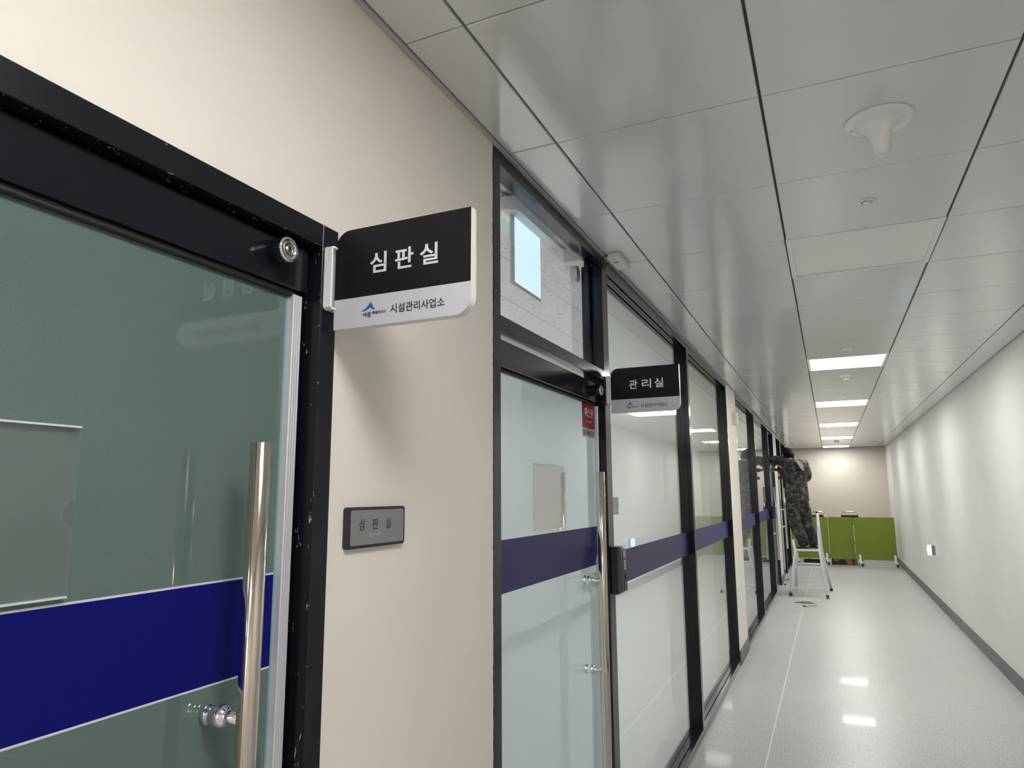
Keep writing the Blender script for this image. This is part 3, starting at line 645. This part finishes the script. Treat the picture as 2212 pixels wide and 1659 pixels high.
# ------------------------------------------------------------------ things fixed to the glass doors
def holder(y0, y1, z0, z1, x, label, sheet):
    t = empty('acrylic_holder', (x, (y0 + y1) / 2, z0), label, 'sign holder')
    zc, r = (z0 + z1) / 2 - 0.004, 0.017
    out = [(y0, z0), (y1, z0), (y1, zc - r)] + [(y1 - r * math.sin(math.pi * i / 10) * 0.9, zc - r * math.cos(math.pi * i / 10)) for i in range(1, 10)] + [(y1, zc + r), (y1, z1), (y0, z1)]
    obj('front_plate', prism(out, 'X', x + 0.0045, x + 0.0075), m_acrylic, t)
    obj('back_plate', box(x + 0.0003, x + 0.003, y0, y1, z0, z1), m_acrylic, t)
    e = mat('acrylic_edge', (0.55, 0.66, 0.63), 0.15)
    obj('edge', box(x + 0.0003, x + 0.008, y0, y1, z1 - 0.0012, z1 + 0.0014), e, t); obj('edge', box(x + 0.0003, x + 0.008, y0, y1, z0 - 0.0014, z0 + 0.0012), e, t)
    if sheet: obj('paper', box(x + 0.0032, x + 0.0042, y0 + 0.004, y1 - 0.004, z0 + 0.003, z1 - 0.003), m_paper, t)
holder(0.306, 0.606, 1.476, 1.697, -0.0427, 'empty clear acrylic holder on the green glass door', False)
holder(2.197, 2.503, 1.482, 1.706, -0.0447, 'clear acrylic holder with a blank sheet on the second door', True)

t = empty('security_sticker', (-0.045, 2.82, 1.84), 'red and grey security sticker on the second glass door', 'sticker')
X = -0.0449
obj('grey_field', box(X, X + 0.0004, 2.738, 2.905, 1.840, 1.879), m_stickergrey, t)
obj('red_field', box(X, X + 0.0004, 2.738, 2.905, 1.879, 2.003), m_red, t)
A = ((X + 0.0004, 0, 0), (0, 1, 0), (0, 0, 1), (1, 0, 0))
letters([('에', 2.771, 1.928, 2.805, 1.968), ('스', 2.809, 1.930, 2.841, 1.966), ('원', 2.846, 1.928, 2.882, 1.968)], m_letterwhite, t, *A, 0.004)
text('logo_text', [('SECOM', 2.746, 1.849, 2.826, 1.871)], m_letterdark, t, *A, 0.004)
b = bmesh.new()
for i, w in enumerate((0.062, 0.055, 0.060, 0.030)): box(X + 0.0004, X + 0.0008, 2.835, 2.835 + w, 1.869 - 0.0065 * i - 0.003, 1.869 - 0.0065 * i, bm=b)
b2 = bmesh.new()
for a, c, za, zb_ in ((2.789, 2.804, 1.905, 1.9075), (2.789, 2.804, 1.911, 1.9135), (2.789, 2.7915, 1.905, 1.9135), (2.8015, 2.804, 1.905, 1.9135), (2.812, 2.860, 1.9045, 1.907), (2.812, 2.858, 1.909, 1.9115), (2.85, 2.862, 1.905, 1.9135), (2.845, 2.866, 1.991, 1.9975), (2.873, 2.893, 1.991, 1.9975)): box(X + 0.0004, X + 0.0008, a, c, za, zb_, bm=b2)
o = obj('pale_print', b2, mat('pale_red_print', (0.55, 0.25, 0.26), 0.5), t); o['kind'] = 'stuff'
o = obj('fine_print', b, m_letterdark, t); o['kind'] = 'stuff'

def access_reader(y, z, label, mirror=False):
    t = empty('access_reader', (0.0, y, z), label, 'access reader')
    obj('back_box', box(0.0005, 0.030, y, y + 0.078, z, z + 0.198, 0.003, 2), m_black_dull, t)
    body = obj('cover', prism([(0.030, z), (0.052, z + 0.012), (0.046, z + 0.185), (0.040, z + 0.198), (0.030, z + 0.198)], 'Y', y + 0.002, y + 0.076, bev=0.003), mat('reader_grey', (0.075, 0.08, 0.10), 0.35), t)
    def fx(zz): return 0.052 + (zz - z - 0.012) / 0.173 * (0.046 - 0.052) + 0.0006
    def pad(name, ya, yb, za, zb, m, th=0.0015): 
        return obj(name, prism([(fx(za) - 0.001, za), (fx(za) + th, za), (fx(zb) + th, zb), (fx(zb) - 0.001, zb)], 'Y', ya, yb), m, t)
    pad('face_strip', y + 0.026, y + 0.070, z + 0.014, z + 0.184, m_black_dull)
    pad('screen', y + 0.030, y + 0.066, z + 0.150, z + 0.180, mat('lcd_grey', (0.40, 0.40, 0.38), 0.25), 0.002)
    for r in range(5):
        for c in range(3): pad('key', y + 0.032 + c * 0.0115, y + 0.040 + c * 0.0115, z + 0.101 + r * 0.0085, z + 0.106 + r * 0.0085, m_offwhite, 0.0026)
    obj('finger_window', lathe([(0, 0), (0.013, 0), (0.011, 0.003), (0, 0.0015)], (fx(z + 0.07) + 0.001, y + 0.048, z + 0.070), (1, 0, 0), 20), m_dark, t, True)
    obj('top_cap', box(0.036, 0.050, y + 0.026, y + 0.070, z + 0.190, z + 0.201, 0.003, 2), m_chrome, t)
access_reader(2.938, 1.180, 'black keypad access reader on the post by the second door')
access_reader(12.11, 1.180, 'black keypad access reader on the post beside the man')
for y, l in ((13.20, 'beside the door the man works at'), (13.93, 'at the second cream pier')):
    t = empty('door_stop', (0.06, y, 0), 'small dark door stop on the floor ' + l, 'door stop')
    obj('base', lathe([(0, 0), (0.032, 0), (0.030, 0.008), (0.020, 0.014), (0, 0.014)], (0.06, y, 0), n=20), m_silver, t, True)
    obj('bumper', lathe([(0.016, 0.012), (0.018, 0.020), (0.016, 0.034), (0, 0.036)], (0.06, y, 0), n=16), m_dark, t, True)

# ------------------------------------------------------------------ green screens and what stands behind them
def screen(x0, x1, y, z0, z1, casters, label):
    t = empty('green_screen', ((x0 + x1) / 2, y, 0), label, 'screen')
    obj('panel', prism(rrect(x0, x1, z0, z1, 0.022), 'Y', y, y + 0.026, bev=0.003), m_green, t)
    b = bmesh.new(); prof = rrect(x0, x1, z0, z1, 0.022)
    obj('edge_trim', tube([(x0 + 0.002, y - 0.001, z) for z in (z0 + 0.02, z1 - 0.02)], 0.0035, 6), m_green_edge, t, label='pale edge strip')
    for cx in casters:
        f = obj('foot', prism(rrect(cx - 0.021, cx + 0.021, z0 - 0.055, z0 + 0.115, 0.020), 'Y', y - 0.024, y - 0.001, bev=0.004), m_white, t)
        obj('arm', box(cx - 0.018, cx + 0.05, y - 0.10, y + 0.12, z0 - 0.072, z0 - 0.045, 0.008, 2), m_white, f)
        for dy in (-0.085, 0.10):
            for dx in (-0.012, 0.034): obj('wheel', lathe([(0, -0.008), (0.024, -0.008), (0.029, -0.004), (0.029, 0.004), (0.024, 0.008), (0, 0.008)], (cx + dx, y + dy, 0.0295), (1, 0.25, 0), 18), m_dark if dx > 0 else m_chrome, f, True)
    return t
screen(-0.02, 0.775, 17.34, 0.140, 1.045, (0.10, 0.715), 'green felt castered screen behind the ladder')
screen(0.782, 1.285, 17.37, 0.140, 1.045, (), 'green felt screen in the middle of the three')
screen(1.295, 2.095, 17.28, 0.135, 1.045, (1.375, 2.055), 'green felt castered screen against the blank wall')
bpy.data.objects['green_screen.001']
t = bpy.data.objects['green_screen.001']
for cx in (0.83, 1.24): obj('foot', box(cx - 0.02, cx + 0.02, 17.372, 17.394, 0.0, 0.145, 0.003), m_dark, t)
for x, l in ((0.53, 'behind the ladder'), (1.24, 'behind the middle of the green screens')):
    t = empty('folded_chair', (x, 17.62, 0), 'chrome tube chair frame showing above the screens ' + l, 'chair')
    y = 17.60; h = 1.155; w = 0.175
    obj('frame', tube([(x - w - 0.02, y, 0.0), (x - w - 0.01, y, 1.02), (x - w, y, h - 0.05), (x - w + 0.03, y, h), (x + w - 0.03, y, h), (x + w, y, h - 0.05), (x + w + 0.01, y, 1.02), (x + w + 0.02, y, 0.0)], 0.016, 12), m_chrome, t, True)
    obj('back_pad', box(x - w + 0.01, x + w - 0.01, y + 0.005, y + 0.035, 0.86, 1.085, 0.01, 2), mat('navy_cloth', (0.01, 0.016, 0.03), 0.7), t)
    obj('seat', box(x - w, x + w, y + 0.02, y + 0.42, 0.44, 0.475, 0.01, 2), m_dark, t)
    for dx in (-w, w): obj('leg', tube([(x + dx, y + 0.40, 0.0), (x + dx, y + 0.36, 0.44)], 0.012, 10), m_chrome, t, True)
t = empty('storage_box', (1.05, 17.5, 0), 'low black and orange box on the floor under the middle screen', 'box')
obj('body', box(0.80, 1.32, 17.41, 17.585, 0.004, 0.118, 0.004), m_dark, t)
obj('orange_side', prism([(1.13, 0.008), (1.318, 0.008), (1.318, 0.116), (1.07, 0.116)], 'Y', 17.404, 17.4095), m_brown, t); obj('orange_side', prism([(0.81, 0.060), (0.96, 0.085), (0.93, 0.116), (0.81, 0.116)], 'Y', 17.404, 17.4095), m_brown, t)
t = empty('dark_bag', (0.45, 17.5, 0), 'dark flat bundle on the floor behind the ladder', 'bag')
obj('body', box(0.22, 0.70, 17.47, 17.585, 0.003, 0.10, 0.02, 3), m_dark, t)
# beige scrap and flat dark patch below the ladder
t = empty('card_scrap', (0.50, 11.07, 0), 'small beige offcut lying on the floor before the ladder', 'scrap')
obj('board', prism([(0.405, 10.99), (0.45, 10.93), (0.60, 11.10), (0.565, 11.20), (0.41, 11.08)], 'Z', 0.001, 0.016), m_card, t); obj('edge_tape', prism([(0.403, 10.992), (0.449, 10.925), (0.452, 10.932), (0.407, 10.998)], 'Z', 0.001, 0.017), m_dark, t)
t = empty('dark_patch', (0.42, 11.32, 0), 'thin dark patch lying flat behind the beige one', 'scrap')
obj('sheet', prism([(0.28, 11.30), (0.42, 11.24), (0.57, 11.28), (0.50, 11.42), (0.40, 11.45)], 'Z', 0.001, 0.006), mat('dark_sheet', (0.08, 0.085, 0.11), 0.5), t)

# ------------------------------------------------------------------ ladder
t = empty('step_ladder', (0.49, 12.4, 0), 'aluminium step ladder with a tall guard rail standing on the corridor floor', 'ladder')
def leg(pts, name='leg', foot=True):
    o = obj(name, tube(pts, 0.021, 10), m_alu, t, True)
    if foot:
        p0, p1 = Vector(pts[-1]), Vector(pts[-2]); d = (p1 - p0).normalized()
        obj('rubber_foot', bar(p0 - d * 0.002 + Vector((0, 0, 0.003)), p0 + d * 0.052, 0.044, 0.044, (0, 1, 0), bev=0.004), m_dark, o)
    return o
PZ = 0.715
LR = 0.021
leg([(0.285, 12.10, 0.86), (0.290, 12.10, 0.80), (0.303, 12.09, PZ), (0.300, 12.08, 0.64), (0.205, 11.955, 0.004)])
leg([(0.662, 12.12, 1.275), (0.664, 12.11, 1.0), (0.662, 12.09, PZ), (0.670, 12.08, 0.64), (0.735, 11.86, 0.004)])
leg([(0.300, 12.46, PZ), (0.298, 12.48, 0.64), (0.252, 12.86, 0.004)])
leg([(0.668, 12.14, 1.23), (0.675, 12.20, 1.05), (0.690, 12.44, 0.66), (0.785, 12.86, 0.004)])
obj('platform', box(0.285, 0.678, 12.06, 12.50, PZ - 0.03, PZ, 0.006, 2), m_alu, t)
for z in (0.448, 0.130):
    f = (0.64 - z) / 0.636; yl = 12.08 - 0.125 * f; yr = 12.08 - 0.22 * f; xl = 0.300 - 0.095 * f; xr = 0.670 + 0.065 * f
    obj('tread', bar((xl, yl, z), (xr, yr, z), 0.055, 0.026, bev=0.003), m_alu, t)
    f = (0.64 - z) / 0.636; xl = 0.298 - 0.046 * f; xr = 0.690 + 0.095 * f; yy_ = 12.47 + 0.39 * f
    obj('rear_rung', bar((xl, yy_, z), (xr, yy_, z), 0.03, 0.026, bev=0.003), m_alu, t)
obj('guard_bar', bar((0.662, 12.115, 0.97), (0.684, 12.30, 0.99), 0.02, 0.03, bev=0.003), m_alu, t)
obj('guard_cap', lathe([(0, 0), (0.020, 0), (0.020, 0.03), (0.014, 0.036), (0, 0.036)], (0.662, 12.12, 1.262), n=16), m_dark, t, True)

# ------------------------------------------------------------------ the man on the ladder
def skin(name, chains, m, parent, sub=2, extra=None):
    # chains: lists of (x, y, z, r); points that repeat (same position) are shared
    vs, es, rs, idx = [], [], [], {}
    for ch in chains:
        prev = None
        for x, y, z, r in ch:
            k = (round(x, 4), round(y, 4), round(z, 4))
            if k not in idx: idx[k] = len(vs); vs.append(Vector((x, y, z))); rs.append(r if isinstance(r, tuple) else (r, r))
            if prev is not None and prev != idx[k]: es.append((prev, idx[k]))
            prev = idx[k]
    me = bpy.data.meshes.new(name); me.from_pydata(vs, es, []); o = bpy.data.objects.new(name, me); COL.objects.link(o)
    o.modifiers.new('skin', 'SKIN'); s = o.modifiers.new('sub', 'SUBSURF'); s.levels = sub; s.render_levels = sub
    lay = me.skin_vertices[0].data if me.skin_vertices else None
    for i, r in enumerate(rs): lay[i].radius = r
    lay[0].use_root = True
    bpy.context.view_layer.update()
    me2 = bpy.data.meshes.new_from_object(o.evaluated_get(bpy.context.evaluated_depsgraph_get()))
    bpy.data.objects.remove(o)
    b = bmesh.new(); b.from_mesh(me2); bpy.data.meshes.remove(me2)
    if extra: extra(b)
    return obj(name, b, m, parent, True)
def ball(b, c, r, s=(1, 1, 1), rot=None):
    q = bmesh.new(); bmesh.ops.create_uvsphere(q, u_segments=20, v_segments=14, radius=r)
    for v in q.verts:
        p = Vector((v.co.x * s[0], v.co.y * s[1], v.co.z * s[2]))
        if rot: p = rot @ p
        v.co = p + Vector(c)
    merge(b, q)

man = empty('person', (0.45, 12.25, PZ), 'man in dark camouflage uniform leaning from the ladder towards the glazing', 'person')
# joints (feet on the platform, leaning towards the glazing at x = 0)
pel = (0.385, 12.27, 1.47); sp1 = (0.385, 12.26, 1.65); ch_ = (0.375, 12.25, 1.86); nk0 = (0.330, 12.28, 2.08); nk1 = (0.295, 12.32, 2.15)
hipL, knL, anL = (0.305, 12.20, 1.42), (0.318, 12.20, 1.10), (0.452, 12.20, 0.80)
hipR, knR, anR = (0.465, 12.31, 1.42), (0.490, 12.34, 1.10), (0.592, 12.36, 0.80)
shL, elL, wrL = (0.235, 12.26, 2.09), (0.062, 12.42, 2.15), (0.040, 12.56, 2.05)
shR, elR, wrR = (0.525, 12.25, 2.04), (0.560, 12.42, 1.82), (0.260, 12.55, 1.91)
def body_extra(b):
    rot = Matrix.Rotation(math.radians(-35), 4, 'Y') @ Matrix.Rotation(math.radians(38), 4, 'Z')
    hd = Vector((0.268, 12.36, 2.215))
    ball(b, hd, 0.098, (0.86, 1.0, 1.14), rot)                      # skull
    f = (Vector((-0.62, 0.62, -0.48))).normalized(); s_ = f.cross(Vector((0, 0, 1))).normalized(); u_ = s_.cross(f)
    ball(b, hd + f * 0.062 - u_ * 0.045, 0.062, (0.9, 0.9, 1.1))     # face and jaw
    ball(b, hd + f * 0.125 - u_ * 0.030, 0.016)                       # nose
    for k in (-1, 1):
        ball(b, hd + s_ * 0.090 * k - u_ * 0.012, 0.024, (0.5, 0.8, 1.3))   # ears
        ball(b, hd + f * 0.103 + s_ * 0.033 * k + u_ * 0.004, 0.013)        # eyes
    ball(b, hd + f * 0.113 - u_ * 0.070, 0.018, (1.2, 1.2, 0.4))     # mouth
def hand(wr, dirv, palm_n, curl, r=0.0085):
    w = Vector(wr); d = Vector(dirv).normalized(); nrm = Vector(palm_n).normalized(); sd = d.cross(nrm).normalized()
    out = [[(*w, 0.026), (*(w + d * 0.045), (0.036, 0.020)), (*(w + d * 0.085), (0.036, 0.017))]]
    for i, (o, L) in enumerate(((-0.030, 0.060), (-0.010, 0.072), (0.010, 0.068), (0.029, 0.054))):
        b0 = w + d * 0.078 + sd * o; ch = [(*(w + d * 0.05 + sd * o * 0.6), 0.013)]; dd = d.copy(); p = b0; ch.append((*p, r + 0.001))
        for s in (0.45, 0.32, 0.23):
            dd = (dd + nrm * curl).normalized(); p = p + dd * L * s; ch.append((*p, r))
        out.append(ch)
    p = w + d * 0.025 + sd * -0.026; ch = [(*(w + d * 0.02), 0.014), (*p, 0.012)]; p = p + (d * 0.4 - sd * 0.8 + nrm * 0.3).normalized() * 0.036; ch.append((*p, 0.0105)); p = p + (d * 0.8 - sd * 0.2 + nrm * 0.5).normalized() * 0.030; ch.append((*p, 0.009)); out.append(ch)
    return out
chains = [[(*pel, (0.135, 0.10)), (*sp1, (0.135, 0.095)), (*ch_, (0.15, 0.105)), (*nk0, 0.06), (*nk1, 0.05), (0.278, 12.345, 2.19, 0.055)],
          [(*pel, (0.135, 0.10)), (*hipL, 0.085), (*knL, 0.055), (*anL, 0.038)], [(*pel, (0.135, 0.10)), (*hipR, 0.085), (*knR, 0.055), (*anR, 0.038)],
          [(*ch_, (0.15, 0.105)), (*shL, 0.056), (*elL, 0.040), (*wrL, 0.027)], [(*ch_, (0.15, 0.105)), (*shR, 0.056), (*elR, 0.040), (*wrR, 0.027)]]
body = skin('body', chains, m_skin, man, 2, body_extra)
for wr, dv, nv, cu in ((wrL, (-0.25, 0.55, -0.55), (-0.5, -0.2, -0.6), 0.35), (wrR, (-0.9, 0.3, 0.1), (0.1, -0.9, -0.1), 0.65)):
    hc = hand(wr, dv, nv, cu); base = skin('hand', hc[:1], m_skin, man, 1)
    for ch in hc[1:]: skin('finger', [ch], m_skin, base, 1)
# hair cap
def hair_extra(b):
    rot = Matrix.Rotation(math.radians(-35), 4, 'Y') @ Matrix.Rotation(math.radians(38), 4, 'Z')
    ball(b, (0.274, 12.352, 2.226), 0.106, (0.90, 0.98, 1.10), rot); ball(b, (0.318, 12.315, 2.205), 0.062, (1.0, 0.9, 0.9))
b = bmesh.new(); hair_extra(b)
hair = obj('hair', b, m_hair, man, True)
for q in hair.data.vertices: q.co += Vector((random.uniform(-1, 1), random.uniform(-1, 1), random.uniform(-1, 1))) * 0.0025
# clothing: jacket, trousers, boots
def lr(a, c, f): return tuple(a[i] + (c[i] - a[i]) * f for i in range(3))
hem = (0.378, 12.27, 1.405)
skin('jacket', [[(*hem, (0.222, 0.170)), (0.383, 12.265, 1.50, (0.216, 0.162)), (*sp1, (0.205, 0.152)), (0.382, 12.255, 1.76, (0.205, 0.152)), (*ch_, (0.210, 0.155)), (0.372, 12.25, 1.97, (0.190, 0.142)), (0.350, 12.265, 2.06, (0.120, 0.105)), (0.322, 12.295, 2.115, 0.070)],
                [(0.372, 12.25, 1.97, (0.190, 0.142)), (*shL, 0.094), (*lr(shL, elL, 0.5), 0.088), (*elL, 0.082), (*lr(elL, wrL, 0.55), 0.066), (*lr(elL, wrL, 0.9), 0.052)],
                [(0.372, 12.25, 1.97, (0.190, 0.142)), (*shR, 0.100), (*lr(shR, elR, 0.5), 0.092), (*elR, 0.084), (*lr(elR, wrR, 0.5), 0.066), (*lr(elR, wrR, 0.92), 0.050)]], m_camo, man)
skin('trousers', [[(*pel, (0.195, 0.150)), (0.388, 12.265, 1.60, (0.170, 0.125))],
                  [(*pel, (0.195, 0.150)), (*hipL, 0.128), (*lr(hipL, knL, 0.5), 0.118), (*knL, 0.104), (*lr(knL, anL, 0.45), 0.100), (*lr(knL, anL, 0.95), 0.090)],
                  [(*pel, (0.195, 0.150)), (*hipR, 0.126), (*lr(hipR, knR, 0.5), 0.115), (*knR, 0.102), (*lr(knR, anR, 0.45), 0.098), (*lr(knR, anR, 0.95), 0.086)]], m_camo, man)
for an, toe, heel in ((anL, (0.335, 12.235), (0.490, 12.185)), (anR, (0.520, 12.42), (0.622, 12.33))):
    fl = PZ + 0.002
    bt = skin('boot', [[(an[0] - 0.04, an[1], an[2] + 0.16, 0.060), (an[0] - 0.012, an[1], an[2] + 0.085, 0.070), (an[0], an[1], an[2] + 0.01, 0.082), (heel[0] - 0.030, heel[1], fl + 0.062, 0.072)], [(an[0], an[1], an[2] + 0.01, 0.082), ((an[0] + toe[0]) / 2, (an[1] + toe[1]) / 2, fl + 0.072, (0.072, 0.066)), (toe[0] + 0.035, toe[1] - 0.005, fl + 0.056, (0.066, 0.056))]], m_boot, man)
    zl = min(q.co.z for q in bt.data.vertices)
    for q in bt.data.vertices:
        if q.co.z + man.location.z < fl + 0.012: q.co.z = fl + 0.012 - man.location.z
    dx, dy = heel[0] - toe[0], heel[1] - toe[1]; L = math.hypot(dx, dy); nx, ny = -dy / L * 0.052, dx / L * 0.052
    pts = [(toe[0] - dx / L * 0.01, toe[1] - dy / L * 0.01)]; 
    sole = [(toe[0] + nx * 0.55, toe[1] + ny * 0.55), (toe[0] + dx * 0.3 + nx, toe[1] + dy * 0.3 + ny), (heel[0] + nx * 0.8, heel[1] + ny * 0.8), (heel[0] + dx / L * 0.02, heel[1] + dy / L * 0.02), (heel[0] - nx * 0.8, heel[1] - ny * 0.8), (toe[0] + dx * 0.3 - nx, toe[1] + dy * 0.3 - ny), (toe[0] - nx * 0.55, toe[1] - ny * 0.55), (toe[0] - dx / L * 0.025, toe[1] - dy / L * 0.025)]
    obj('sole', prism(sole, 'Z', fl, fl + 0.024, bev=0.004), m_dark, bt)
# pale patch over the right shoulder blade
def patch_strip(pts, w, name, m):
    b = bmesh.new(); L = []; R_ = []
    for i, (x, y, z) in enumerate(pts):
        p = Vector((x, y, z)); d = Vector(pts[min(i + 1, len(pts) - 1)]) - Vector(pts[max(i - 1, 0)]); sdir = d.cross(Vector((0, -1, 0))).normalized()
        L.append(b.verts.new(p - sdir * w[i] / 2)); R_.append(b.verts.new(p + sdir * w[i] / 2))
    for i in range(len(pts) - 1): b.faces.new((L[i], L[i + 1], R_[i + 1], R_[i]))
    g = bmesh.ops.extrude_face_region(b, geom=b.faces[:]); bmesh.ops.translate(b, vec=(0, 0.05, 0), verts=[q for q in g['geom'] if isinstance(q, bmesh.types.BMVert)])
    return obj(name, b, m, man)
patch_strip([(0.395, 12.125, 2.135), (0.430, 12.105, 2.10), (0.465, 12.092, 2.055), (0.490, 12.088, 2.00), (0.505, 12.090, 1.945)], [0.03, 0.05, 0.06, 0.05, 0.02], 'shoulder_patch', m_shoulder)
t = empty('power_drill', (0.16, 12.47, 1.90), 'dark red cordless drill held in front of the man', 'drill')
obj('motor_body', lathe([(0, 0), (0.030, 0.0), (0.034, 0.02), (0.034, 0.11), (0.028, 0.13), (0, 0.13)], (0.215, 12.46, 1.975), (-1, 0.15, 0), 20), m_drill, t, True)
obj('chuck', lathe([(0, 0.13), (0.020, 0.13), (0.020, 0.16), (0.012, 0.175), (0, 0.175)], (0.215, 12.46, 1.975), (-1, 0.15, 0), 16), m_dark, t, True)
obj('grip', bar((0.175, 12.465, 1.97), (0.165, 12.465, 1.86), 0.036, 0.05, (1, 0, 0), bev=0.008), m_drill, t)
obj('battery', box(0.10, 0.21, 12.43, 12.50, 1.815, 1.868, 0.008, 2), m_drill, t)
